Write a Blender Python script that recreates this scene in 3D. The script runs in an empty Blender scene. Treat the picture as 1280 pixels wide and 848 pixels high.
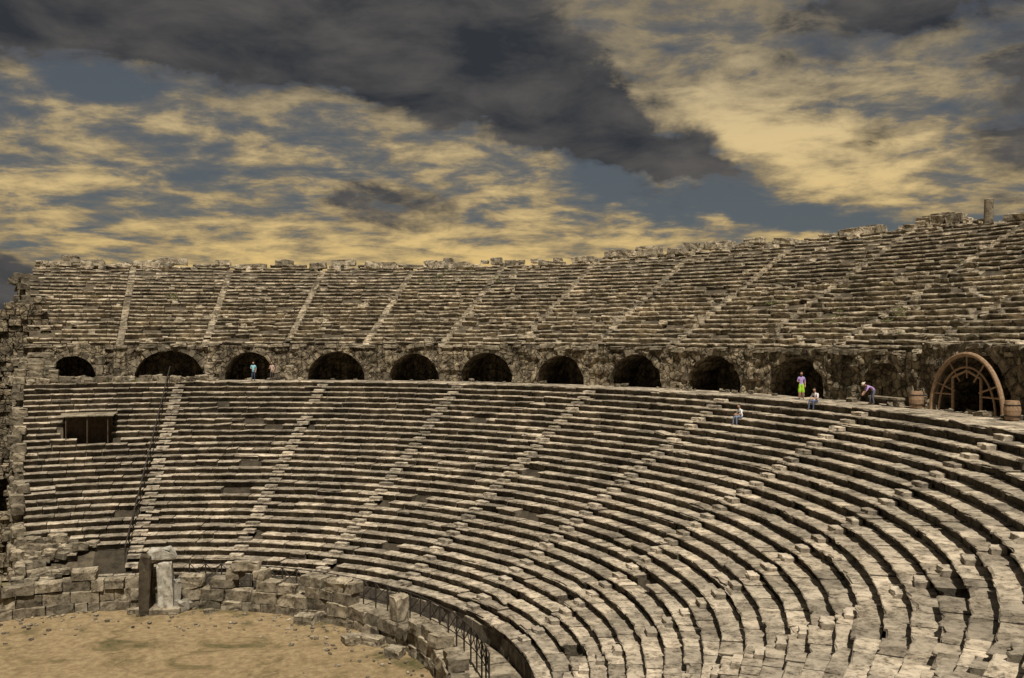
import bpy, math, random
import numpy as np
from mathutils import Vector, Matrix, noise as mnoise
random.seed(7); rng=np.random.default_rng(11)
rad=math.radians
scene=bpy.context.scene
COL=scene.collection

# ------------------------------------------------------------------ helpers
class MB:
    def __init__(s): s.v=[]; s.f=[]; s.n=0
    def add(s,V,F):
        s.v.append(np.asarray(V,float)); o=s.n
        for f in F: s.f.append(tuple(i+o for i in f))
        s.n+=len(V)
    def obj(s,name,mat,parent=None,smooth=False):
        me=bpy.data.meshes.new(name)
        me.from_pydata(np.concatenate(s.v).tolist(),[],s.f); me.update()
        if smooth:
            me.polygons.foreach_set("use_smooth",[True]*len(me.polygons))
        if mat: me.materials.append(mat)
        o=bpy.data.objects.new(name,me); COL.objects.link(o)
        if parent: o.parent=parent
        return o
def empty(name):
    e=bpy.data.objects.new(name,None); COL.objects.link(e); return e
def P(a,r,z): a=rad(a); return (r*math.sin(a),r*math.cos(a),z)
_cache={}
def tmpl(n,k):
    if (n,k) in _cache: return _cache[(n,k)]
    F=[]
    for i in range(k-1):
        for j in range(n):
            j2=(j+1)%n
            F.append((i*n+j,i*n+j2,(i+1)*n+j2,(i+1)*n+j))
    F.append(tuple(range(n-1,-1,-1))); F.append(tuple((k-1)*n+j for j in range(n)))
    _cache[(n,k)]=F; return F
def ring_block(mb,a0,a1,r0,z0,prof,jit=0.01,seg=0.4,dz=0.0,shr=0.02,yaw=0.0,chip=0.0):
    """block following the arc. angles in degrees; prof = (n,2) offsets in r,z"""
    n=len(prof); rm=r0
    L=rad(a1-a0)*rm
    k=max(2,int(round(L/seg)))
    e=min(0.03,L*.1)/L
    t=np.concatenate([[0],np.linspace(e,1-e,k),[1]])
    K=len(t)
    A=np.radians(a0+(a1-a0)*t)
    c=prof.mean(axis=0)
    R=np.repeat(prof[None,:,0],K,0).copy(); Z=np.repeat(prof[None,:,1],K,0).copy()
    if chip:
        for i in range(K):
            if random.random()<chip:
                s=random.uniform(.03,.12)
                R[i,-1]+=s; R[i,-2]+=s*.7; R[i,0]+=s; Z[i,-1]-=s*.35; Z[i,0]-=s*.15
    for i in (0,K-1):
        q=np.stack([R[i],Z[i]],1); d=q-c; ln=np.linalg.norm(d,axis=1)[:,None]+1e-6
        q=q-d/ln*shr; R[i]=q[:,0]; Z[i]=q[:,1]
    R+=r0+yaw*(t[:,None]-.5); Z+=z0+dz*(t[:,None]-.5)
    R+=rng.normal(0,jit,R.shape); Z+=rng.normal(0,jit*.7,Z.shape)
    AA=A[:,None]+rng.normal(0,jit*.5,R.shape)/rm
    V=np.stack([R*np.sin(AA),R*np.cos(AA),Z],-1).reshape(-1,3)
    mb.add(V,tmpl(n,K))
def _cube():
    g=[-1,-.82,0,.82,1]; idx={}; V=[]; F=[]
    def vid(p):
        if p not in idx: idx[p]=len(V); V.append(p)
        return idx[p]
    m=len(g)
    for ax in range(3):
        for s in (-1,1):
            for i in range(m-1):
                for j in range(m-1):
                    q=[]
                    for (a,b) in ((i,j),(i+1,j),(i+1,j+1),(i,j+1)):
                        p=[0,0,0]; p[ax]=s; p[(ax+1)%3]=g[a]; p[(ax+2)%3]=g[b]; q.append(vid(tuple(p)))
                    if s<0: q=q[::-1]
                    F.append(tuple(q))
    V=np.array(V,float)
    cnt=(np.abs(V)>.99).sum(1)
    V[cnt==2]*=.965; V[cnt==3]*=.92
    return V,F
CV,CF=_cube()
def rock(mb,c,size,rot=(0,0,0),jit=.04,wear=.0):
    V=CV*np.array(size)/2
    V=V+rng.normal(0,1,V.shape)*jit*min(size)
    if wear:
        q=rng.normal(0,1,3); q/=np.linalg.norm(q)
        d=V@q; m=d.max()*(1-wear); V=V-np.outer(np.maximum(d-m,0),q)
    M=np.array((Matrix.Rotation(rot[2],3,'Z')@Matrix.Rotation(rot[1],3,'Y')@Matrix.Rotation(rot[0],3,'X')))
    mb.add(V@M.T+np.array(c),CF)
def rockp(mb,a,r,z,size,yaw=0,tilt=.05,jit=.04,wear=.0):
    x,y,_=P(a,r,0)
    rock(mb,(x,y,z+size[2]/2),size,(random.uniform(-tilt,tilt),random.uniform(-tilt,tilt),-rad(a)+yaw),jit,wear)
def tube(mb,pts,rads,n=8):
    pts=[Vector(p) for p in pts]
    if not hasattr(rads,'__len__'): rads=[rads]*len(pts)
    V=[]
    for i,p in enumerate(pts):
        d=(pts[min(i+1,len(pts)-1)]-pts[max(i-1,0)]).normalized()
        u=d.orthogonal().normalized() if i==0 else (u-d*u.dot(d)).normalized()
        w=d.cross(u)
        for j in range(n):
            t=2*math.pi*j/n
            V.append(tuple(p+(u*math.cos(t)+w*math.sin(t))*rads[i]))
    mb.add(V,tmpl(n,len(pts)))

# ------------------------------------------------------------------ materials
class NT:
    def __init__(s,tree): s.t=tree; s.n=tree.nodes; s.l=tree.links
    def new(s,typ,**k):
        n=s.n.new(typ)
        for a,b in k.items(): setattr(n,a,b)
        return n
    def set(s,sock,v):
        if isinstance(v,bpy.types.NodeSocket): s.l.new(v,sock)
        elif v is not None: sock.default_value=v
    def m(s,op,a,b=None,c=None,clamp=False):
        n=s.new('ShaderNodeMath',operation=op); n.use_clamp=clamp
        s.set(n.inputs[0],a); s.set(n.inputs[1],b)
        if c is not None: s.set(n.inputs[2],c)
        return n.outputs[0]
    def vm(s,op,a,b=None,out=0):
        n=s.new('ShaderNodeVectorMath',operation=op); s.set(n.inputs[0],a)
        if b is not None: s.set(n.inputs[1],b)
        return n.outputs[out]
    def scl(s,c,v):
        n=s.new('ShaderNodeVectorMath',operation='SCALE'); s.set(n.inputs[0],c); s.set(n.inputs['Scale'],v); return n.outputs[0]
    def noise(s,vec,scale,detail=4,rough=.55,dist=0,out=0):
        n=s.new('ShaderNodeTexNoise'); s.set(n.inputs['Vector'],vec)
        n.inputs['Scale'].default_value=scale; n.inputs['Detail'].default_value=detail
        n.inputs['Roughness'].default_value=rough; n.inputs['Distortion'].default_value=dist
        return n.outputs[out]
    def rng(s,v,a,b,c=0,d=1,smooth=False):
        n=s.new('ShaderNodeMapRange'); n.clamp=True
        if smooth: n.interpolation_type='SMOOTHSTEP'
        s.set(n.inputs[0],v)
        for i,x in enumerate((a,b,c,d)): s.set(n.inputs[i+1],x)
        return n.outputs[0]
    def mix(s,f,a,b,mode='MIX'):
        n=s.new('ShaderNodeMix',data_type='RGBA',blend_type=mode)
        s.set(n.inputs[0],f)
        for so,v in ((n.inputs[6],a),(n.inputs[7],b)):
            if isinstance(v,tuple) and len(v)==3: v=(*v,1)
            s.set(so,v)
        return n.outputs[2]
def material(name):
    m=bpy.data.materials.new(name); m.use_nodes=True
    t=NT(m.node_tree); b=m.node_tree.nodes['Principled BSDF']
    b.inputs['Specular IOR Level'].default_value=.2
    return m,t,b
def stone(name,light,dark,lich=(.042,.036,.03),lichamt=.5,bump=.5,side=.8,big=.3,vor=0.0):
    m,t,b=material(name)
    tc=t.new('ShaderNodeTexCoord').outputs['Object']
    g=t.new('ShaderNodeNewGeometry')
    n1=t.noise(tc,big,2,.6); n2=t.noise(tc,1.7,4,.65,.3); n3=t.noise(tc,6,4,.74); n4=t.noise(tc,42,2,.7)
    c=t.mix(t.rng(n2,.38,.6),dark,light)
    c=t.scl(c,t.rng(g.outputs['Random Per Island'],0,1,.55,1.22))
    c=t.mix(t.rng(n1,.4,.62,0,.7),c,t.mix(1,c,(.66,.68,.70),'MULTIPLY'))
    li=t.m('MULTIPLY',t.rng(n3,.49,.60),t.rng(n2,.64,.38))
    c=t.mix(t.m('MULTIPLY',li,lichamt),c,lich)
    pits=t.rng(n4,.54,.72,0,.5); c=t.mix(pits,c,t.scl(c,.3))
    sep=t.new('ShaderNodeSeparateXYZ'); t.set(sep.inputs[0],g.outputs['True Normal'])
    c=t.scl(c,t.rng(sep.outputs[2],.1,.8,side,1.0))  # upright faces darker: weathering stain; a low side also paints in riser shade
    b.inputs['Roughness'].default_value=.92
    h=t.m('ADD',t.m('MULTIPLY',n3,.6),t.m('MULTIPLY',n4,.25)); h=t.m('ADD',h,t.m('MULTIPLY',n2,.6))
    if vor:
        v=t.new('ShaderNodeTexVoronoi',feature='DISTANCE_TO_EDGE'); v.inputs['Scale'].default_value=vor
        t.set(v.inputs['Vector'],t.vm('ADD',tc,t.scl(t.noise(tc,1.5,2,out=1),.5)))
        e=t.rng(v.outputs[0],0,.09); h=t.m('ADD',h,t.m('MULTIPLY',e,.9))
        c=t.mix(e,t.scl(c,.4),c)
    t.set(b.inputs['Base Color'],c)
    bp=t.new('ShaderNodeBump'); bp.inputs['Strength'].default_value=bump; bp.inputs['Distance'].default_value=.1
    t.set(bp.inputs['Height'],h); t.set(b.inputs['Normal'],bp.outputs[0])
    return m
def plain(name,col,rough=.8,var=.2,scale=20,metal=0):
    m,t,b=material(name); tc=t.new('ShaderNodeTexCoord').outputs['Object']
    n=t.noise(tc,scale,3)
    c=t.mix(t.rng(n,.3,.7),tuple(x*(1-var) for x in col),tuple(min(1,x*(1+var)) for x in col))
    t.set(b.inputs['Base Color'],c); b.inputs['Roughness'].default_value=rough; b.inputs['Metallic'].default_value=metal
    return m
M_low=stone('seat_limestone',(.62,.53,.41),(.33,.275,.205),lichamt=.85,side=.34,bump=.75)  # side deepens the riser stain with shade put into the colour
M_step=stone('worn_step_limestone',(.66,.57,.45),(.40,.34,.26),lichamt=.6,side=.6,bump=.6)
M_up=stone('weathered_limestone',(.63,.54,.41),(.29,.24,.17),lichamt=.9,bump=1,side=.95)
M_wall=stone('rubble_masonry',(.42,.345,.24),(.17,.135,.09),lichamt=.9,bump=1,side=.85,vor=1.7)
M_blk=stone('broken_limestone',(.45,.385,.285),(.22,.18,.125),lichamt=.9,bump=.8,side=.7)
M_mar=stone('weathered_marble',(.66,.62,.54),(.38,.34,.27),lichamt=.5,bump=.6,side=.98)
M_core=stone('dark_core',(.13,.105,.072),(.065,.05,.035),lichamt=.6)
M_iron=plain('rusted_iron',(.04,.033,.028),.6,.4)
M_wood=plain('weathered_timber',(.27,.18,.115),.8,.3,8)
M_wooddark=plain('dark_timber',(.07,.05,.035),.8,.4,3)
M_leaf=plain('dry_green_plants',(.12,.125,.05),.8,.4,6)

# ------------------------------------------------------------------ dimensions
RW=47.5; HD=13.2; R1=22.6; Z1=1.75; N1=28; RE=43.5
TR=(RE-R1)/N1; RI=(HD-Z1)/N1
RU=47.6; ZU=16.35; TU=.81; RU_I=.384
A0=0.0; A1=199.5
STAIRS=[16.5+16.65*i for i in range(11)]
theatre=empty('roman_theatre')

def prof_seat(tr,ri,nose=.13,back=.18,roundn=.03,und=.17):
    return np.array([(roundn,0),(tr*.35,.0),(tr*.7,-.004),(tr+back,0),(tr+back,-ri-.06),(und-.01,-ri-.06),(und,-nose-.07),(und*.3,-nose),(0,-nose*.6),(.0,-roundn)])
def prof_box(w,h,b=.03):
    return np.array([(b,0),(w*.5,0),(w-b,0),(w,-b),(w,-h),(0,-h),(0,-h*.5),(0,-b)])

def in_vom(a,r): return 4.7<a<9.8 and 35.8<r<38.4
# ---- lower seating
mb=MB(); st=MB()
for i in range(N1+1):
    r0=R1+i*TR; z0=Z1+i*RI
    ntr=TR if i<N1 else 1.0
    bounds=[A0]+STAIRS+[A1]
    for s in range(len(bounds)-1):
        a=bounds[s]; end=bounds[s+1]
        row_wob=random.uniform(-.05,.05)
        while a<end-1e-4:
            L=random.uniform(.8,2.1)
            da=math.degrees(L/r0)
            if a+da>end-math.degrees(.5/r0): da=end-a
            g=math.degrees(random.uniform(.004,.035)/r0)
            am=a+da/2
            skip=False
            if in_vom(am,r0): skip=True
            if am<7 and i<5 and random.random()<.6: skip=True
            if i<3 and am<18 and random.random()<.35: skip=True
            near=am>105
            if random.random()<(.015 if not near else .004): skip=True
            if not skip:
                pr=prof_seat(ntr,RI,nose=random.uniform(.08,.13),und=random.uniform(.20,.27))
                j=.011
                if random.random()<.12: pr[0:1,0]+=random.uniform(.05,.2); pr[8:,0]+=random.uniform(.03,.14); pr[8:,1]-=.03
                rough=random.random()<(.11 if not near else .10)
                ring_block(mb,a+g,a+da-g,r0+row_wob+rng.normal(0,.022 if not rough else .085),z0+rng.normal(0,.013 if not rough else .035),
                    pr,j,seg=.4 if am<100 else .3,dz=rng.normal(0,.016 if not rough else .06),shr=random.uniform(.01,.035),yaw=rng.normal(0,.03 if not rough else .10),chip=.17 if not near else .10)
            a+=da
    if i<N1:
        for sa in STAIRS:
            w=math.degrees(.46/(r0+TR))
            if random.random()<.04: continue
            ring_block(st,sa-w+rng.normal(0,.05),sa+w+rng.normal(0,.05),r0+TR*.45+rng.normal(0,.02),z0+RI*.5+rng.normal(0,.015),prof_box(TR*.65,RI*.5+.03,.02),.014,seg=.25,chip=.3,yaw=rng.normal(0,.03))
a=A0
while a<A1:
    da=math.degrees(random.uniform(1,2)/R1)
    ring_block(mb,a+.04,a+da-.04,R1+.12,Z1-RI-.02,prof_box(.7,1.2,.04),.02,seg=.5); a+=da
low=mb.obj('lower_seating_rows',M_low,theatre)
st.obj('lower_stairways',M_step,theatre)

# ---- backing lathe
def lathe(mb,prof,a0,a1,step=2.0):
    k=max(2,int((a1-a0)/step)+1); n=len(prof)
    V=[];F=[]
    for i in range(k):
        a=a0+(a1-a0)*i/(k-1)
        V+= [P(a,r,z) for r,z in prof]
    for i in range(k-1):
        for j in range(n-1): F.append((i*n+j,i*n+j+1,(i+1)*n+j+1,(i+1)*n+j))
    mb.add(V,F)
core=MB()
def lineL(r): return Z1+(r-R1-TR)/TR*RI-.14
baseL=[(19.2,-.1),(19.2,.35),(R1+.4,.35),(R1+.4,1.31)]
topL=[(RE+.3,lineL(RE+.3)),(RE+.6,HD-.25),(RW+.25,HD-.25)]
fullL=baseL+topL
vomL=baseL+[(35.6,lineL(35.6)),(35.6,8.5),(39.4,8.5),(39.4,lineL(39.4))]+topL
lathe(core,fullL,A0,4.4,1); lathe(core,vomL,4.4,10.1,1); lathe(core,fullL,10.1,A1)
for a in (4.4,10.1):
    core.add([P(a,35.6,8.5),P(a,39.4,8.5),P(a,39.4,11.2),P(a,35.6,lineL(35.6))],[(0,1,2,3)])
for a in (A0,A1):
    pts=[P(a,r,z) for r,z in fullL]+[P(a,RW+.25,-.1)]
    core.add(pts,[tuple(range(len(pts)))])
core.obj('seating_core',M_core,theatre)

# diazoma paving
pv=MB()
for k,(r0,w) in enumerate(((44.35,1.05),(45.4,1.1),(46.5,1.05))):
    a=A0
    while a<A1:
        da=math.degrees(random.uniform(.8,1.9)/r0)
        ring_block(pv,a+.02,a+da-.02,r0+.01,HD+rng.normal(-.02,.012),prof_box(w-.03,.3,.02),.008,seg=.6)
        a+=da
pv.obj('walkway_paving',M_low,theatre)

# ---- upper seating
def nrows(a):
    k=1.0 if a<60 else 1.35
    return float(np.interp(a,[0,3,50,58,67,80,110,200],[19.5,22,22,23.6,25,26,26,26]))+1.3*k*mnoise.noise(Vector((a*.22,0,3)))+1.2*k*mnoise.noise(Vector((a*.8,0,9)))
USTAIRS=[9.5+9.0*i for i in range(21)]
mb=MB(); st=MB()
for i in range(29):
    r0=RU+i*TU; z0=ZU+(i+1)*RU_I
    bounds=[A0+.8+random.uniform(-.5,.8)]+USTAIRS+[A1]
    for s in range(len(bounds)-1):
        hw=math.degrees(.32/r0)
        a=bounds[s]+(hw if s>0 else 0); end=bounds[s+1]-hw
        while a<end-1e-4:
            L=random.uniform(.7,2.3); da=math.degrees(L/r0)
            if a+da>end-math.degrees(.45/r0): da=end-a
            am=a+da/2
            nr=nrows(am)+random.uniform(-.9,.6)
            g=math.degrees(random.uniform(.005,.05)/r0)
            near=am>120
            if i<nr and random.random()>.035:
                patch=mnoise.noise(Vector((r0*math.sin(rad(am))*.12,r0*math.cos(rad(am))*.12,1.7)))
                dis=.5+1.7*max(0,patch+.1)
                if i>nr-3: dis*=1.7
                pr=prof_seat(TU,RU_I,nose=random.uniform(.12,.21),back=.25,roundn=.045,und=random.uniform(.2,.32))
                ring_block(mb,a+g,a+da-g,r0+rng.normal(0,.06*dis),z0+rng.normal(0,.035*dis),pr,.022,seg=.45 if not near else .9,
                    dz=rng.normal(0,.05*dis),shr=random.uniform(.02,.07),yaw=rng.normal(0,.09*dis),chip=.25)
            a+=da
    for sa in USTAIRS:
        if i<nrows(sa)-1 and i<28:
            w=math.degrees(.31/r0)
            if random.random()>.12: ring_block(st,sa-w,sa+w,r0+rng.normal(.12,.06),z0+rng.normal(0,.03),prof_box(TU+.1,RU_I+.05,.03),.025,seg=.25,chip=.3,yaw=rng.normal(0,.05))
            if random.random()>.35: ring_block(st,sa-w,sa+w,r0-TU*.5+rng.normal(.1,.05),z0-RU_I*.5+rng.normal(0,.03),prof_box(TU*.62,RU_I*.5+.05,.03),.025,seg=.25,chip=.3,yaw=rng.normal(0,.05))
for _ in range(340):
    am=random.uniform(1,112); nr=nrows(am); i=random.choice([random.uniform(0,nr-1),nr-random.uniform(0,1.2)])
    i=int(max(0,i)); s=random.uniform(.2,.6)
    rockp(mb,am,RU+i*TU+.45,ZU+(i+1)*RU_I-.05,(s*random.uniform(1,2),s,s*random.uniform(.4,.8)),random.uniform(-.6,.6),.2,.06,.2)
for _ in range(85):
    am=random.uniform(2,112); nr=nrows(am); s=random.uniform(.35,.8)
    rockp(mb,am,RU+int(nr)*TU+.3,ZU+(int(nr)+1)*RU_I-.12,(random.uniform(.7,2.8),.8,s),random.uniform(-.2,.2),.09,.05,.2)
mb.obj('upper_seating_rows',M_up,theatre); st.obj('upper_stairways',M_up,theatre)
core=MB(); V=[];F=[]
angs=np.arange(.6,A1+.01,1.0); n=5
for a in angs:
    nr=min(nrows(a+q) for q in (-.8,0,.8))-1.4
    rtop=RU+nr*TU; ztop=ZU+nr*RU_I+.15
    prof=[(RW+.2,ZU-.12),(RU+.5,ZU+.0),(rtop,ztop),(rtop+2.2,ztop),(rtop+2.4,-.1)]
    V+=[P(a,r,z) for r,z in prof]
for i in range(len(angs)-1):
    for j in range(n-1): F.append((i*n+j,i*n+j+1,(i+1)*n+j+1,(i+1)*n+j))
core.add(V,F)
for k in (0,len(angs)-1):
    q=V[k*n:(k+1)*n]; q=q+[(P(angs[k],RW+.2,-.1))]
    core.add(q,[tuple(range(len(q)))])
core.obj('upper_core_and_outer_wall',M_core,theatre)

# ---- arcade wall
ARCH=[(4.8,2.0,2.3),(14.7,3.1,2.75),(23.4,2.3,2.6),(33.2,2.75,2.6),(42.3,2.45,2.5),(50.9,2.6,2.6),(59.7,2.35,2.45),(68.6,2.55,2.6),(77.6,2.6,2.65),(86.9,2.6,2.65),(96.2,2.2,2.5),(105.2,3.05,3.35)]
a=114.2
while a<196: ARCH.append((a,2.5,2.6)); a+=9.0
def arch_z(a):
    for c,hw,h in ARCH:
        s=rad(a-c)*RW
        if abs(s)<hw:
            w_=.12*mnoise.noise(Vector((s*1.4,c,0)))
            return HD-.2+ (h+.2+w_)*math.sqrt(max(0,1-(s/hw)**2))**.9
    return None
w=MB()
wt=ZU+.05
def wtop(a): return wt+(.45 if 100<a<111 else 0)
edges=set(np.round(np.arange(A0,A1,.28),4).tolist())
for c,hw,h in ARCH:
    d=math.degrees(hw/RW)
    edges={e for e in edges if abs(abs(e-c)-d)>.12}
    edges.add(round(c-d,4)); edges.add(round(c+d,4))
    for q in (.995,.97,.92,.85): edges.add(round(c-d*q,4)); edges.add(round(c+d*q,4))
edges=sorted(edges); edges.append(A1)
NZ=14
def wn(a,z,amp=.24):
    p=Vector((a*.83,z,0)); v=mnoise.noise(p*1.3)*.6+mnoise.noise(p*3.1)*.5
    c=mnoise.cell(Vector((a*.83*1.1+mnoise.noise(p)*.4,z*1.7,2)))
    return amp*(v+.6*(c-.5))
V=[];F=[]
for i in range(len(edges)-1):
    a,b=edges[i],edges[i+1]
    za=arch_z(a+1e-3); zb=arch_z(b-1e-3)
    mid=arch_z((a+b)/2)
    if mid is None: za=zb=HD-.2
    else:
        za=za if za else HD-.2; zb=zb if zb else HD-.2
    o=len(V)
    for q,z0 in ((a,za),(b,zb)):
        for k in range(NZ+1):
            z=z0+(wtop(q)-z0)*k/NZ
            V.append(P(q,RW+wn(q,z),z))
    for k in range(NZ): F.append((o+k,o+NZ+1+k,o+NZ+2+k,o+k+1))
    if mid is not None:
        o=len(V)
        for k in range(6):
            V.append(P(a,RW+wn(a,za) if k==0 else RW+.8*k,za)); V.append(P(b,RW+wn(b,zb) if k==0 else RW+.8*k,zb))
        for k in range(5): F.append((o+2*k,o+2*k+2,o+2*k+3,o+2*k+1))
        o=len(V); V+=[P(a,RW+3.9,HD-.2),P(b,RW+3.9,HD-.2),P(b,RW+3.9,zb),P(a,RW+3.9,za)]; F.append((o,o+1,o+2,o+3))
        o=len(V); V+=[P(a,RW,HD-.15),P(b,RW,HD-.15),P(b,RW+3.95,HD-.15),P(a,RW+3.95,HD-.15)]; F.append((o,o+1,o+2,o+3))
w.add(V,F)
w.obj('arcade_wall',M_wall,theatre)
vs=MB()
for c,hw,h in ARCH:
    if c>130: continue
    nb=random.randint(13,16)
    wid=.55 if c<30 or 100<c<110 else .42
    for k in range(nb):
        if random.random()<(.1 if c<30 or 100<c<110 else .4): continue
        t0=math.pi*k/nb+.012; t1=math.pi*(k+1)/nb-.012
        V=[]
        pro=random.uniform(.05,.14)
        for dr in (-pro,.5):
            for (t,q) in ((t0,0),(t0,1),(t1,1),(t1,0)):
                ex=random.uniform(-.06,.06)
                ra=hw+(wid+ex if q else ex*.6); rz_=h+(wid+ex if q else ex*.6)
                s=ra*math.cos(t); z=HD+rz_*max(0,math.sin(t))**.95
                V.append(P(c+math.degrees(s/RW),RW+dr,z))
        vs.add(V,[(0,1,2,3),(7,6,5,4),(0,4,5,1),(1,5,6,2),(2,6,7,3),(3,7,4,0)])
a=A0
while a<118:
    da=math.degrees(random.uniform(.6,1.7)/RW)
    if random.random()>.25:
        ring_block(vs,a+.03,a+da-.03,RW-.22+rng.normal(0,.1),wtop(a)+.1+rng.normal(0,.06),prof_box(.95,random.uniform(.22,.42),.04),.025,seg=.4,dz=rng.normal(0,.05),shr=.05,chip=.3)
    a+=da
vs.obj('arch_voussoirs_and_cornice',M_blk,theatre)

# ---- podium wall and lower passage
pw=MB()
def pod(a,c):
    if c<2: return True
    if -9<a<29: return random.random()<(.97 if c==2 else (.6 if c==3 else .1))
    if 36<a<45: return random.random()<(.95 if c==2 else .7 if c==3 else 0)
    if 55<a<66: return random.random()<(.95 if c==2 else .35 if c==3 else 0)
    return random.random()<.2 and c==2
for c in range(5):
    h=(.6,.72,.66,.6,.5)[c]; zb=(0,.6,1.32,1.98,2.58)[c]
    a=-14.0
    while a<A1:
        da=math.degrees(random.uniform(.7,1.9)/19)
        if pod(a+da/2,c):
            j=rng.normal(0,.035*(c+1))
            pr=prof_box(.95 if c else 1.1,h-.015+(rng.normal(0,.05) if c>1 else 0),.05)
            ring_block(pw,a+.06,a+da-.06,18.78-(.08 if c==0 else 0)+j,zb+h,pr,.03,seg=.35,shr=.06,yaw=rng.normal(0,.04*c),chip=.2)
        a+=da
a=A0-8
while a<A1:
    da=math.degrees(random.uniform(1,2)/21)
    ring_block(pw,a+.05,a+da-.05,19.75,.5+rng.normal(0,.02),prof_box(2.85,.3,.03),.012,seg=.6)
    a+=da
pw.obj('podium_wall_and_passage',M_blk,theatre)

vom=MB()
for aa in (4.75,7.2,9.6):
    tube(vom,[P(aa,36.1,8.5),P(aa,36.1,10.88)],.05,6)
vom.obj('vomitory_posts',M_wooddark,theatre)
vom=MB(); ring_block(vom,4.1,10.3,35.9,11.0,prof_box(3.4,.09,.02),.008,seg=.6)
vom.obj('vomitory_roof',M_blk,theatre)
vom=MB()
for k,aa in enumerate(np.arange(4.7,9.8,.24)): vom.add([P(aa,37.6+.03*(k%3),8.55),P(aa+.2,37.6+.03*(k%3),8.55),P(aa+.2,37.6+.03*(k%3),10.85),P(aa,37.6+.03*(k%3),10.85)],[(0,1,2,3)])
vom.obj('vomitory_door_boards',M_wooddark,theatre)

# ------------------------------------------------------------------ rubble and ruins
def zslope(r): return Z1+(r-R1)/TR*RI
rp=MB()
for _ in range(90):
    a=abs(random.gauss(0,4.0)); r=random.uniform(20,26)
    if a>11: continue
    s=random.uniform(.3,.85)
    rockp(rp,a,r,max(.5,zslope(r)-RI)+random.uniform(-.15,.1),(s*1.3,s,s*.7),random.uniform(-.5,.5),.15,.04,.15)
for _ in range(30):
    a=random.uniform(8,45); r=random.uniform(19.7,22); s=random.uniform(.3,.8)
    rockp(rp,a,r,.5,(s*1.3,s,s*.75),random.uniform(-1,1),.2,.05,.2)
rp.obj('fallen_masonry_rubble',M_blk)
rp=MB()
for _ in range(95):
    a=random.uniform(0,22)*random.random()**.5; r=random.uniform(43.8,46.9); s=random.uniform(.25,.75)
    rockp(rp,a,r,HD-.05,(s*1.5,s,s*.8),random.uniform(-1,1),.2,.05,.2)
for a,r,sx,h in ((1.2,45,1.4,1.7),(3.0,44.6,.9,1.1),(7.6,46.3,.7,2.3),(9.4,45.5,.5,1.9),(19.2,46.6,.8,1.6),(28.2,46.7,.7,1.3),(1.8,46.8,2.2,2.6)):
    z=0
    while z<h:
        hh=min(random.uniform(.5,.9),h-z+.1); rockp(rp,a+random.uniform(-.1,.1),r,HD-.05+z,(sx*random.uniform(.8,1.05),.7,hh),random.uniform(-.1,.1),.05,.05,.2); z+=hh
for _ in range(55):
    a=random.uniform(22,112); r=random.uniform(46.4,47.2); s=random.uniform(.15,.4)
    rockp(rp,a,r,HD-.03,(s*1.5,s,s*.7),random.uniform(-1,1),.2,.06,.2)
rp.obj('walkway_debris',M_blk)

def ruin_wall(name,x0,x1,y,z0,ztopf,th=1.2,holes=()):
    m=MB(); z=z0
    while z<z0+26:
        h=random.uniform(.38,.62); x=x0-random.uniform(0,.5); any_=False
        while x<x1:
            L=random.uniform(.5,1.4)
            xc=x+L/2
            if z+h*.5<ztopf(xc)+random.uniform(-.3,.3):
                ok=True
                for hx,hz,hr in holes:
                    if abs(xc-hx)<hr and z<hz+math.sqrt(max(0,hr*hr-(xc-hx)**2)): ok=False
                if ok:
                    rock(m,(xc,y+rng.normal(0,.12),z+h/2),(L*.98,th,h*.98),(0,0,rng.normal(0,.03)),.04,.1)
                any_=True
            x+=L
        z+=h
        if not any_: break
    return m.obj(name,M_wall)
ruin_wall('ruined_end_wall',-14,-.1,45.5,0,lambda x:12.8+1.6*mnoise.noise(Vector((x*.5,1,1))),1.6,((-2.0,8.6,1.35),))
ruin_wall('ruined_end_wall',-12,.9,52,0,lambda x:17.2+3.6*min(1,max(0,(x+6)/6.5))+1.2*mnoise.noise(Vector((x*.6,4,1))),2.0,((-5.5,15,1.3),))
ruin_wall('ruined_end_wall',-10,-.2,30,0,lambda x:4.6+.9*mnoise.noise(Vector((x*.7,9,1))),1.4)
ruin_wall('ruined_end_wall',-10,-.3,37,0,lambda x:7.0+1.0*mnoise.noise(Vector((x*.7,19,1))),1.4,((-1.7,5.2,.8),))
m=MB()
for r in np.arange(22,47,.95):
    for z in np.arange(.3,zslope(r)+.2,.6):
        if z<zslope(r)-3.5: continue
        if z>zslope(r)-.7 and random.random()<.4: continue
        rock(m,(-.35+rng.normal(0,.15),r,z),(random.uniform(.6,1.0),.98,.62),(0,0,rng.normal(0,.05)),.05,.15)
for r in np.arange(47.4,66,.95):
    zz=ZU+(r-RU)/TU*RU_I-1.2+1.6*mnoise.noise(Vector((r*.4,0,8)))
    for z in np.arange(13.2,zz+.3,.6):
        if random.random()<.15: continue
        rock(m,(.3+rng.normal(0,.4),r,z),(random.uniform(.9,1.7),.98,.62),(0,0,rng.normal(0,.12)),.06,.2)
m.obj('seating_end_wall',M_blk,theatre)

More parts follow.
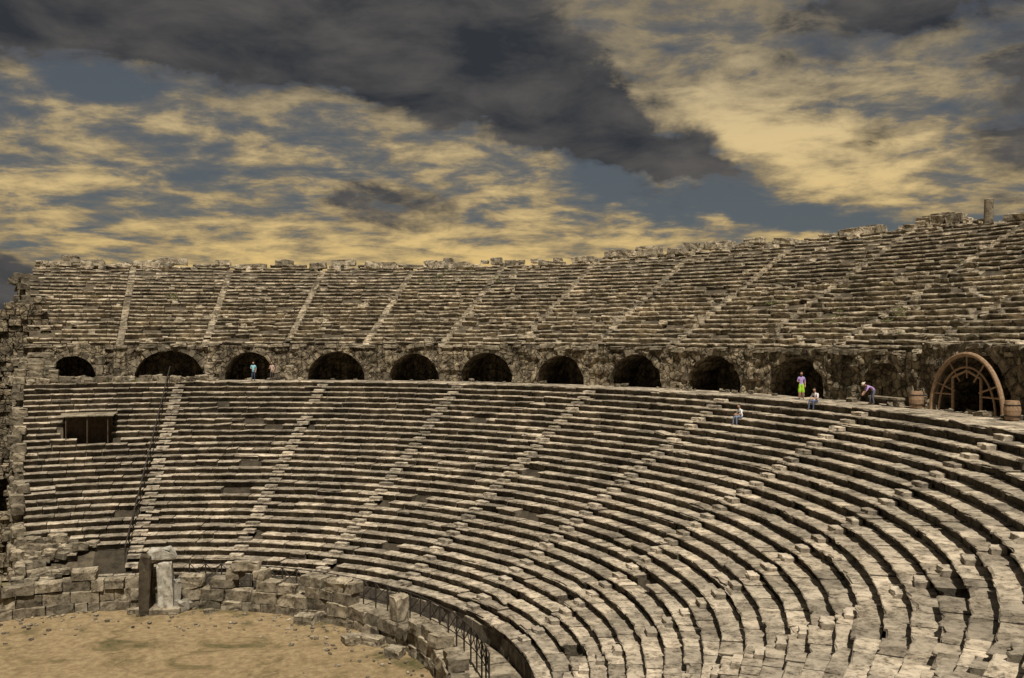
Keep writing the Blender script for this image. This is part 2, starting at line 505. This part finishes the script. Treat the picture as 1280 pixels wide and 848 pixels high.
pier=empty('broken_marble_pier')
px,py,_=P(25.2,17.9,0)
m=MB()
rock(m,(px-.85,py,1.85),(.65,.9,3.7),(.02,.03,-.3),.045,.08); rock(m,(px-.98,py-.1,3.3),(.5,.7,.9),(.1,.2,-.3),.06,.3)
m.obj('left_slab',M_core,pier)
m=MB()
rock(m,(px+.35,py+.1,1.6),(.85,.8,3.2),(0,-.04,-.3),.05,.12)
rock(m,(px+.15,py+.15,3.65),(1.6,.9,.75),(.05,-.14,-.2),.07,.4)
rock(m,(px+.95,py-.1,1.0),(.4,.6,2.0),(.05,.05,.1),.06,.2)
rock(m,(px+1.25,py-.25,.35),(.9,.7,.7),(.05,.25,.2),.06,.25)
m.obj('right_shaft_and_cap',M_mar,pier)
m=MB(); rock(m,(px,py+.1,.18),(2.6,1.4,.42),(0,0,-.3),.03,.05); m.obj('plinth',M_blk,pier)
def block(a,r,size,yaw=0,z=0,mat=M_blk,tilt=.06):
    m=MB(); rockp(m,a,r,z-.04,size,yaw,tilt,.055,.25); m.obj('fallen_stone_block',mat)
block(57,18.1,(1.3,.8,.6),.2); block(74.5,17.9,(2.2,.8,.45),.35); block(73,17.2,(1.1,.9,.5),-.3)
block(78.5,19.3,(.8,.8,1.5),0,1.3); block(62,19.3,(1.6,.9,.8),.1,1.9); block(41,19.3,(1.8,.9,.6),.1,2.5)
block(30,19.2,(1.5,.9,.8),.1,1.3); block(84,18.0,(1.0,.8,.5),.6); block(20,17.9,(.7,.5,.35),.5); block(50,19.2,(1.1,.7,.6),.2,1.3)
block(92,19.3,(1.0,.8,.7),.2,1.3); block(35,18.0,(.6,.45,.3),.9)

m=MB(); c=P(87.0,68.6,0); zc=ZU+25.2*RU_I
tube(m,[(c[0],c[1],zc),(c[0],c[1],zc+.12),(c[0],c[1],zc+.14),(c[0],c[1],zc+.75),(c[0]+.02,c[1],zc+2.15),(c[0]+.02,c[1],zc+2.2)],[.46,.46,.38,.36,.34,.28],14)
m.obj('broken_stone_column',M_blk)

# ------------------------------------------------------------------ railings
rl=MB()
def rz(r): return Z1+(r-R1)/TR*RI
pts=[];q=[]
for r in np.arange(23.2,44.2,1.5):
    z=rz(r)
    tube(rl,[P(15.3,r,z-.2),P(15.3,r,z+1.0)],.035,6); pts.append(P(15.3,r,z+1.0)); q.append(P(15.3,r,z+.5))
tube(rl,pts,.045,6); tube(rl,q,.025,6)
rl.obj('stair_handrail',M_iron)
rl=MB(); prev=None
for a in np.arange(28,112,3.0):
    b=P(a,20.6,.5); t=P(a,20.6,2.45); lo_=(b[0],b[1],1.45)
    tube(rl,[b,t],.045,6)
    if prev:
        tube(rl,[prev[1],t],.035,6); tube(rl,[prev[0],lo_],.03,6)
        tube(rl,[prev[0],t],.028,5); tube(rl,[prev[1],lo_],.028,5)
    prev=(lo_,t)
rl.obj('iron_railing',M_iron)
gate=empty('timber_arch_gate'); gc=105.2; gr=RW-.5
def G(s,z,dr=0): return P(gc+math.degrees(s/RW),gr+dr,HD+z)
m=MB()
for R_,rr in ((2.95,.13),(2.3,.06)):
    tube(m,[G(R_*math.cos(t),R_*1.08*math.sin(t)) for t in np.linspace(0,math.pi,22)],rr,8)
m.obj('bow',M_wood,gate)
m=MB()
for t in np.linspace(.0,math.pi,7)[1:-1]:
    tube(m,[G(1.15*math.cos(t),max(.9,1.5*math.sin(t)*1.0+.4)),G(2.95*math.cos(t),3.18*math.sin(t))],.05,6)
tube(m,[G(-1.15,0),G(-1.15,1.9)],.08,8); tube(m,[G(1.15,0),G(1.15,1.9)],.08,8)
tube(m,[G(-1.15,1.9),G(0,2.3),G(1.15,1.9)],.07,8)
tube(m,[G(-2.9,.95),G(-1.15,.95)],.05,6); tube(m,[G(1.15,.95),G(2.9,.95)],.05,6)
m.obj('spokes_and_posts',M_wood,gate)
def barrel(a,r):
    e=empty('wooden_barrel'); x,y,_=P(a,r,0); m=MB()
    tube(m,[(x,y,HD),(x,y,HD+.02),(x,y,HD+.25),(x,y,HD+.5),(x,y,HD+.75),(x,y,HD+.96),(x,y,HD+.97),(x,y,HD+.9)],[.2,.33,.38,.41,.38,.33,.29,.27],16)
    m.obj('staves',M_wood,e); m=MB()
    for z,rr in ((.22,.385),(.76,.39)):
        tube(m,[(x,y,HD+z-.03),(x,y,HD+z+.03)],rr+.008,16)
    m.obj('hoops',M_iron,e)
barrel(100.6,46.7); barrel(110.3,46.6)
m=MB()
rockp(m,97.6,46.6,HD-.02,(2.6,.6,.14),0,.0,.01); m.v[-1][:,2]+=.38
rockp(m,96.3,46.6,HD-.03,(.4,.5,.42),0,0,.03); rockp(m,98.9,46.6,HD-.03,(.4,.5,.42),0,0,.03)
m.obj('stone_bench',M_blk)
m=MB()
for z in np.arange(0,2.4,.5):
    for s in np.arange(-2.1,2.2,.8):
        rockp(m,96.2+math.degrees((s+random.uniform(-.1,.1))/48.3),48.4,HD-.1+z,(.82,.6,.52),0,.02,.04)
m.obj('niche_infill_wall',M_wall,theatre)

# ------------------------------------------------------------------ plants
def tufts(name,items,mat):
    V=[];F=[]
    for (c,s,n) in items:
        for _ in range(n):
            d=Vector((random.gauss(0,1),random.gauss(0,1),random.uniform(.3,1.4))).normalized()
            b=Vector(c)+Vector((random.gauss(0,s*.4),random.gauss(0,s*.4),random.uniform(0,s*.2)))
            t=b+d*s*random.uniform(.4,1); sd=d.orthogonal().normalized()*s*.09
            o=len(V); V+=[tuple(b-sd*.5),tuple((b+t)/2+sd),tuple(t),tuple((b+t)/2-sd)]; F.append((o,o+1,o+2,o+3))
    me=bpy.data.meshes.new(name); me.from_pydata(V,[],F); me.materials.append(mat)
    o=bpy.data.objects.new(name,me); COL.objects.link(o)
it=[]
def up(a,i): return P(a,RU+i*TU+.12,ZU+(i+1)*RU_I)
for (a,i) in [(38,17),(39.5,18),(40.5,16),(43,19.5),(46,18),(86,5),(92,6),(78,9),(14,12)]:
    for _ in range(5): it.append((up(a+random.gauss(0,.6),int(i+random.gauss(0,.8))),random.uniform(.2,.45),24))
for _ in range(90): it.append((up(random.uniform(2,112),random.randint(0,21)),random.uniform(.1,.28),14))
for _ in range(30):
    a=random.uniform(0,12); it.append((P(a,random.uniform(44,47),HD),random.uniform(.2,.6),20))
tufts('wild_plants',it,M_leaf)

# ------------------------------------------------------------------ ground
m,t,b=material('dry_earth'); tc=t.new('ShaderNodeTexCoord').outputs['Object']
n1=t.noise(tc,.3,5,.65,.5); n2=t.noise(tc,2.2,5,.72); n3=t.noise(tc,30,2,.7)
c=t.mix(t.rng(n2,.35,.62),(.30,.215,.12),(.52,.395,.225))
c=t.mix(t.rng(n1,.50,.62,0,.75),c,(.22,.165,.08))
c=t.mix(t.m('MULTIPLY',t.rng(n1,.55,.65),t.rng(n2,.38,.56)),c,(.11,.11,.045))
c=t.mix(t.rng(n3,.5,.75,0,.5),c,(.13,.095,.06))
t.set(b.inputs['Base Color'],c); b.inputs['Roughness'].default_value=.95
bp=t.new('ShaderNodeBump'); bp.inputs['Strength'].default_value=1; bp.inputs['Distance'].default_value=.10
t.set(bp.inputs['Height'],t.m('ADD',n2,n3)); t.set(b.inputs['Normal'],bp.outputs[0]); M_dirt=m
V=[];F=[]; g=64; S=26.0
for i in range(g+1):
    for j in range(g+1):
        x=-S+2*S*i/g; y=-S+2*S*j/g
        V.append((x,y,.03+.10*mnoise.noise(Vector((x*.25,y*.25,0)))+.05*mnoise.noise(Vector((x,y,5)))))
for i in range(g):
    for j in range(g): F.append((i*(g+1)+j,(i+1)*(g+1)+j,(i+1)*(g+1)+j+1,i*(g+1)+j+1))
F=[f for f in F if min(math.hypot(V[k][0],V[k][1]) for k in f)<19.1 or V[f[0]][0]<-.5]
mb=MB(); mb.add(V,F); mb.obj('orchestra_dirt_floor',M_dirt,None,True)
mb=MB(); mb.add([(-4000,-4000,-.12),(4000,-4000,-.12),(4000,4000,-.12),(-4000,4000,-.12)],[(0,1,2,3)])
mb.obj('ground',plain('dry_grassland',(.16,.14,.07),.95,.35,.05))
mb=MB()
for _ in range(300):
    a=random.uniform(-20,110); r=19-abs(random.gauss(0,2.4)) 
    if r<2 or r>18.7: continue
    s=random.uniform(.05,.2); rockp(mb,a,r,0.03,(s*1.3,s,s*.6),random.uniform(-1,1),.3,.08)
mb.obj('scattered_pebbles',M_blk)

# ------------------------------------------------------------------ people
SK=plain('skin',(.42,.25,.17),.55,.05,5); HAIR=plain('hair',(.035,.022,.015),.6,.3,60); SHOE=plain('shoe',(.06,.05,.045),.6)
EYE=plain('eye',(.02,.02,.02),.3); LIP=plain('lips',(.3,.12,.1))
HATM=plain('straw_hat',(.6,.55,.45),.8,.1,40)
def person(a,r,z,face,pose,top,bottom,scale=1.0,hat=False,long_hair=False,skirt=False):
    root=empty('person'); x,y,_=P(a,r,0); root.location=(x,y,z); root.rotation_euler=(0,0,-rad(face)); root.scale=(scale,)*3
    T=plain('top_fabric',top,.85,.12,15); B=plain('trouser_fabric',bottom,.85,.12,15)
    if pose=='stand':
        J=dict(pel=(0,0,.95),wai=(0,.01,1.08),che=(0,.0,1.28),nec=(0,.01,1.46),hd=(0,.03,1.55),
          sL=(-.17,0,1.39),eL=(-.23,-.03,1.12),wL=(-.22,.1,.88),sR=(.17,0,1.39),eR=(.24,.0,1.12),wR=(.16,.2,1.12),
          hL=(-.09,0,.9),kL=(-.10,.03,.49),aL=(-.10,-.02,.09),tL=(-.12,.13,.04),hR=(.09,0,.9),kR=(.11,.05,.5),aR=(.12,.03,.09),tR=(.15,.18,.04))
    elif pose=='sit':
        J=dict(pel=(0,0,.12),wai=(0,.0,.25),che=(0,.05,.44),nec=(0,.1,.62),hd=(0,.14,.70),
          sL=(-.17,.07,.55),eL=(-.24,.16,.32),wL=(-.13,.38,.27),sR=(.17,.07,.55),eR=(.24,.15,.32),wR=(.12,.38,.27),
          hL=(-.1,.03,.1),kL=(-.14,.44,.15),aL=(-.13,.42,-.32),tL=(-.15,.57,-.37),hR=(.1,.03,.1),kR=(.14,.45,.13),aR=(.14,.50,-.32),tR=(.16,.65,-.37))
    else:
        J=dict(pel=(0,-.15,.9),wai=(0,-.05,1.0),che=(0,.15,1.1),nec=(0,.32,1.16),hd=(0,.41,1.17),
          sL=(-.17,.24,1.12),eL=(-.2,.36,.86),wL=(-.13,.5,.66),sR=(.17,.24,1.12),eR=(.2,.34,.86),wR=(.13,.5,.66),
          hL=(-.09,-.15,.86),kL=(-.11,-.02,.48),aL=(-.11,-.1,.09),tL=(-.13,.05,.04),hR=(.09,-.15,.86),kR=(.11,.04,.48),aR=(.12,.06,.09),tR=(.14,.2,.04))
    R=dict(pel=.15,wai=.125,che=.155,nec=.058,hd=.055,sL=.07,sR=.07,eL=.044,eR=.044,wL=.03,wR=.03,hL=.098,hR=.098,kL=.062,kR=.062,aL=.04,aR=.04,tL=.035,tR=.035)
    if skirt:
        for k in ('kL','kR'): R[k]=.12
        for k in ('hL','hR'): R[k]=.13
    E=[('pel','wai'),('wai','che'),('che','nec'),('nec','hd'),('che','sL'),('sL','eL'),('eL','wL'),('che','sR'),('sR','eR'),('eR','wR'),
       ('pel','hL'),('hL','kL'),('kL','aL'),('aL','tL'),('pel','hR'),('hR','kR'),('kR','aR'),('aR','tR')]
    names=list(J); ix={n:i for i,n in enumerate(names)}
    me=bpy.data.meshes.new('skel'); me.from_pydata([J[n] for n in names],[(ix[p],ix[q]) for p,q in E],[])
    ob=bpy.data.objects.new('skel',me); COL.objects.link(ob)
    md=ob.modifiers.new('s','SKIN'); sv=me.skin_vertices[0].data
    for n in names:
        sv[ix[n]].radius=(R[n],R[n]*(.72 if n in('che','wai','pel') else 1)); sv[ix[n]].use_root=(n=='pel')
    md.use_smooth_shade=True; md.branch_smoothing=.6
    ob.modifiers.new('u','SUBSURF').levels=2
    dg=bpy.context.evaluated_depsgraph_get(); dg.update()
    bm=bpy.data.meshes.new_from_object(ob.evaluated_get(dg)); bpy.data.objects.remove(ob)
    bm.name='body'; bm.materials.clear()
    for mm in (SK,T,B,SHOE): bm.materials.append(mm)
    lab={}
    for p,q in E:
        l=1
        if q in('hd','wL','wR'): l=0
        if q in('hL','hR','kL','kR','aL','aR'): l=2
        if q in('tL','tR'): l=3
        lab[(p,q)]=l
    if skirt: lab[('kL','aL')]=lab[('kR','aR')]=0
    for f in bm.polygons:
        c=f.center; best=9;bl=1
        for (p,q),l in lab.items():
            A=Vector(J[p]);Bv=Vector(J[q]); d=Bv-A; tt=max(0,min(1,(c-A).dot(d)/d.length_squared)); dd=(c-A-d*tt).length-R[p]*(1-tt)-R[q]*tt
            if dd<best: best=dd; bl=l
        f.material_index=bl; f.use_smooth=True
    body=bpy.data.objects.new('body',bm); COL.objects.link(body); body.parent=root
    hc=Vector(J['hd']); nk=Vector(J['nec']); fwd=Vector((0,1,0)); upv=(hc-nk).normalized()
    if pose=='bend': upv=Vector((0,.75,.65)).normalized(); fwd=Vector((0,.65,-.75)).normalized()
    else: upv=(upv*.4+Vector((0,0,1))).normalized(); fwd=(fwd-upv*fwd.dot(upv)).normalized()
    side=fwd.cross(upv)
    cen=hc+upv*.075+fwd*.015
    def W(u,v,w): return cen+side*u+fwd*v+upv*w
    def ell(nm,mat,ce,rx,ry,rz,fn=None,nu=18,nv=12):
        V=[];F=[]
        for i in range(nv+1):
            th=math.pi*i/nv
            for j in range(nu):
                ph=2*math.pi*j/nu
                u,v,w=math.sin(th)*math.cos(ph),math.sin(th)*math.sin(ph),math.cos(th)
                if fn: u,v,w=fn(u,v,w)
                V.append(tuple(W(ce[0]+u*rx,ce[1]+v*ry,ce[2]+w*rz)))
        for i in range(nv):
            for j in range(nu):
                F.append((i*nu+j,(i+1)*nu+j,(i+1)*nu+(j+1)%nu,i*nu+(j+1)%nu))
        mm=MB(); mm.add(V,F); return mm.obj(nm,mat,root,True)
    def hf(u,v,w):
        k=1-.28*max(0,-w)**1.5; u*=k
        if v>0: v*=(1-.1*max(0,w)) 
        if v>.85 and -.35<w<.15 and abs(u)<.25: v+=.22*(1-abs(u)/.25)
        return u,v,w
    ell('head',SK,(0,0,0),.076,.096,.118,hf,24,16)
    for s in(-1,1):
        ell('eye',EYE,(s*.03,.085,.01),.012,.008,.008,None,8,6)
        ell('ear',SK,(s*.076,-.005,-.005),.012,.02,.03,None,8,6)
    ell('mouth',LIP,(0,.083,-.055),.024,.008,.006,None,8,6)
    def hairf(u,v,w):
        if v>.1 and w<.45: v=.1+(v-.1)*.2
        if w<-.35 and not long_hair: w=-.35
        if long_hair and w<0: w*=1.9; v-=.25
        return u,v,w
    ell('hair',HAIR,(0,-.018,.02),.086,.1,.115,hairf)
    if hat:
        mm=MB(); pts=[];rr=[]
        for (h,q) in ((.045,.17),(.05,.175),(.06,.10),(.11,.095),(.145,.07),(.15,.02)):
            pts.append(W(0,-.01,h)); rr.append(q)
        tube(mm,pts,rr,18); mm.obj('sun_hat',HATM,root,True)
    for s,sg in (('L',-1),('R',1)):
        wv=Vector(J['w'+s]); d=(wv-Vector(J['e'+s])).normalized(); sd=d.cross(Vector((0,1,0.3))).normalized()*sg
        nn=d.cross(sd).normalized()
        mm=MB()
        tube(mm,[wv-d*.02,wv+d*.02,wv+d*.06,wv+d*.085],[.026,.034,.036,.028],10)
        for k,(o,L) in enumerate(((-.027,.065),(-.009,.078),(.009,.072),(.026,.056))):
            b=wv+d*.075+sd*o; tube(mm,[b,b+d*L*.45+nn*.006,b+d*L*.8+nn*.02,b+d*L+nn*.034],[.0095,.009,.008,.006],6)
        b=wv+d*.03-sd*.025; tube(mm,[b,b-sd*.025+d*.025,b-sd*.035+d*.055+nn*.01],[.012,.011,.008],6)
        mm.obj('hand_'+('left' if s=='L' else 'right'),SK,root,True)
    return root
person(24.4,45.2,HD,200,'stand',(.25,.5,.6),(.05,.07,.12),1.0,long_hair=True)
person(26.5,45.3,HD,230,'stand',(.5,.36,.33),(.07,.06,.06),1.0)
person(89.9,45.4,HD,215,'stand',(.36,.27,.55),(.35,.6,.05),1.03,long_hair=True,skirt=True)
person(96.9,46.0,HD,300,'bend',(.42,.28,.58),(.12,.12,.16),1.0,hat=True)
person(93.8,43.85,HD+.0,262,'sit',(.72,.68,.7),(.10,.12,.2),1.05)
ii=25; person(88.0,R1+ii*TR+.3,Z1+ii*RI,275,'sit',(.7,.74,.78),(.16,.2,.3),1.05)

# ------------------------------------------------------------------ light
sphi,sel=196.0,60.0
sv=Vector((math.sin(rad(sphi))*math.cos(rad(sel)),math.cos(rad(sphi))*math.cos(rad(sel)),math.sin(rad(sel))))
L=bpy.data.lights.new('sun','SUN'); L.energy=5.0; L.angle=rad(.5); L.color=(1,.915,.77)
lo=bpy.data.objects.new('sun',L); COL.objects.link(lo); lo.rotation_euler=sv.to_track_quat('Z','Y').to_euler(); lo.location=sv*100

wd=bpy.data.worlds.new("World"); scene.world=wd; wd.use_nodes=True
try:
    wd.cycles.sampling_method='MANUAL'; wd.cycles.sample_map_resolution=256
except Exception: pass
t=NT(wd.node_tree); t.n.clear()
out=t.new('ShaderNodeOutputWorld')
sky=t.new('ShaderNodeTexSky',sky_type='NISHITA'); sky.sun_disc=False; sky.sun_elevation=rad(sel); sky.sun_rotation=rad(sphi)
sky.dust_density=2; sky.air_density=1
d=t.new('ShaderNodeTexCoord').outputs['Generated']
H=rad(27)
er=(math.cos(H),-math.sin(H),0); ef=(math.sin(H),math.cos(H),0)
DOT=lambda v: t.vm('DOT_PRODUCT',d,v,out=1)
sx=t.new('ShaderNodeSeparateXYZ'); t.set(sx.inputs[0],d); dz=sx.outputs[2]
U=t.m('MULTIPLY',t.m('ARCTAN2',DOT(er),DOT(ef)),57.2958)
Vv=t.m('MULTIPLY',t.m('ARCSINE',dz),57.2958)
cb=t.new('ShaderNodeCombineXYZ'); t.set(cb.inputs[0],U); t.set(cb.inputs[1],Vv); UV=cb.outputs[0]
zz=t.m('ADD',t.m('MAXIMUM',dz,0),.12)
cp=t.new('ShaderNodeCombineXYZ'); t.set(cp.inputs[0],t.m('DIVIDE',DOT(er),zz)); t.set(cp.inputs[1],t.m('DIVIDE',DOT(ef),zz)); CP=cp.outputs[0]
wn1=t.noise(UV,.11,5,.62,0,out=1)
wv=t.vm('MULTIPLY',t.vm('SUBTRACT',wn1,(.5,.5,.5)),(10,5,0))
UW=t.vm('ADD',UV,wv)
def blob(u,v,a,b,rot,amp,src=None):
    src=src or UW
    mp=t.new('ShaderNodeMapping',vector_type='TEXTURE'); t.set(mp.inputs['Vector'],src)
    mp.inputs['Location'].default_value=(u,v,0); mp.inputs['Rotation'].default_value=(0,0,rad(rot)); mp.inputs['Scale'].default_value=(a,b,1)
    q=t.vm('DOT_PRODUCT',mp.outputs[0],mp.outputs[0],out=1)
    return t.m('MULTIPLY',t.m('POWER',.3679,q),amp)
def field(bl):
    acc=None
    for b_ in bl:
        o=blob(*b_); acc=o if acc is None else t.m('ADD',acc,o)
    return acc
# angular layout of the clouds (azimuth from the theatre axis, elevation; degrees)
dark=field([(-27,17.3,10,3.2,0,1.05),(-12,17.3,13,4.2,-4,1.25),(0,14.6,8,3.2,-16,1.1),(6,11.2,6.5,1.4,-20,.85),(12,8.9,5,.8,-12,.6),(-7,7.4,4.2,1.3,0,.65),
  (23,17.8,8,2.6,4,.95),(28.5,11.5,4.5,3.6,0,.9),(20.5,10.6,3,.8,10,.3),(-28,3.0,4.0,2.2,0,1.0),(-3,6.0,5,.6,0,.25),(24,6.6,4,.7,0,.35)])
blue=field([(12,7.2,7,1.0,-8,.9),(5.5,9.4,2.4,1,-25,.55),(20,6.0,4,.7,-6,.5),(-24,12.9,6,.8,2,.5),(25,4.8,5,.9,0,.4),(-19,8.5,9,2.2,0,.12)])
n_md=t.noise(CP,4.2,6,.62,.2)
n_uv=t.noise(t.vm('MULTIPLY',UV,(1,2.4,1)),.17,8,.62,.4)
hi=t.rng(Vv,20,32)
dk=t.m('ADD',t.m('ADD',dark,t.m('MULTIPLY',hi,.5)),t.m('MULTIPLY',t.m('SUBTRACT',n_uv,.5),2.0))
dkm=t.rng(dk,.24,.76,smooth=True)
posg=field([(-2,3.8,20,3.0,-3,.5),(13,12.6,9,2.6,-18,.5),(17,9.3,6,1.6,-12,.45),(4,18.8,4,.8,0,.2)])
gold=t.m('SUBTRACT',t.m('ADD',t.m('ADD',.62,posg),t.m('MULTIPLY',t.m('SUBTRACT',n_md,.5),2.5)),blue)
gold=t.m('ADD',gold,t.m('MULTIPLY',t.m('SUBTRACT',n_uv,.5),1.2))
gm=t.rng(gold,.10,.75,smooth=True)
br=t.rng(t.m('ADD',gold,t.m('MULTIPLY',t.m('SUBTRACT',n_uv,.5),1.0)),.32,1.5,smooth=True)
br=t.m('MULTIPLY',br,t.rng(Vv,11,19,1,.35))
low=t.rng(Vv,3,16)
cg=t.mix(br,(.185,.155,.11),t.mix(low,(.72,.50,.19),(.68,.54,.31)))
veil=t.mix(t.rng(Vv,2,18),(.10,.115,.122),(.080,.090,.102))
n_f=t.noise(t.vm('MULTIPLY',UV,(1,2.6,1)),.13,7,.58,.3)
cd=t.mix(t.rng(n_f,.36,.66),(.032,.036,.043),(.105,.098,.092))
hz=t.rng(Vv,-1,.5)
veilc=t.mix(gm,veil,cg)
cl=t.mix(dkm,veilc,cd)
cov=t.m('MAXIMUM',t.m('MAXIMUM',gm,dkm),.85)
bgS=t.new('ShaderNodeBackground')
t.set(bgS.inputs[0],sky.outputs[0]); bgS.inputs[1].default_value=.05
bgC=t.new('ShaderNodeBackground'); t.set(bgC.inputs[0],cl); bgC.inputs[1].default_value=1.0
mx=t.new('ShaderNodeMixShader'); t.set(mx.inputs[0],t.m('MULTIPLY',cov,hz)); t.l.new(bgS.outputs[0],mx.inputs[1]); t.l.new(bgC.outputs[0],mx.inputs[2])
t.l.new(mx.outputs[0],out.inputs[0])

# ------------------------------------------------------------------ camera
cam=bpy.data.cameras.new('camera'); cam.sensor_width=36; cam.lens=33.75; cam.clip_end=9000; cam.clip_start=.1
co=bpy.data.objects.new('camera',cam); COL.objects.link(co)
co.location=(0,-47.3,17.5); co.rotation_euler=(rad(90-.33),0,rad(-27))
scene.camera=co
scene.view_settings.view_transform='Standard'; scene.view_settings.look='None'; scene.view_settings.exposure=0
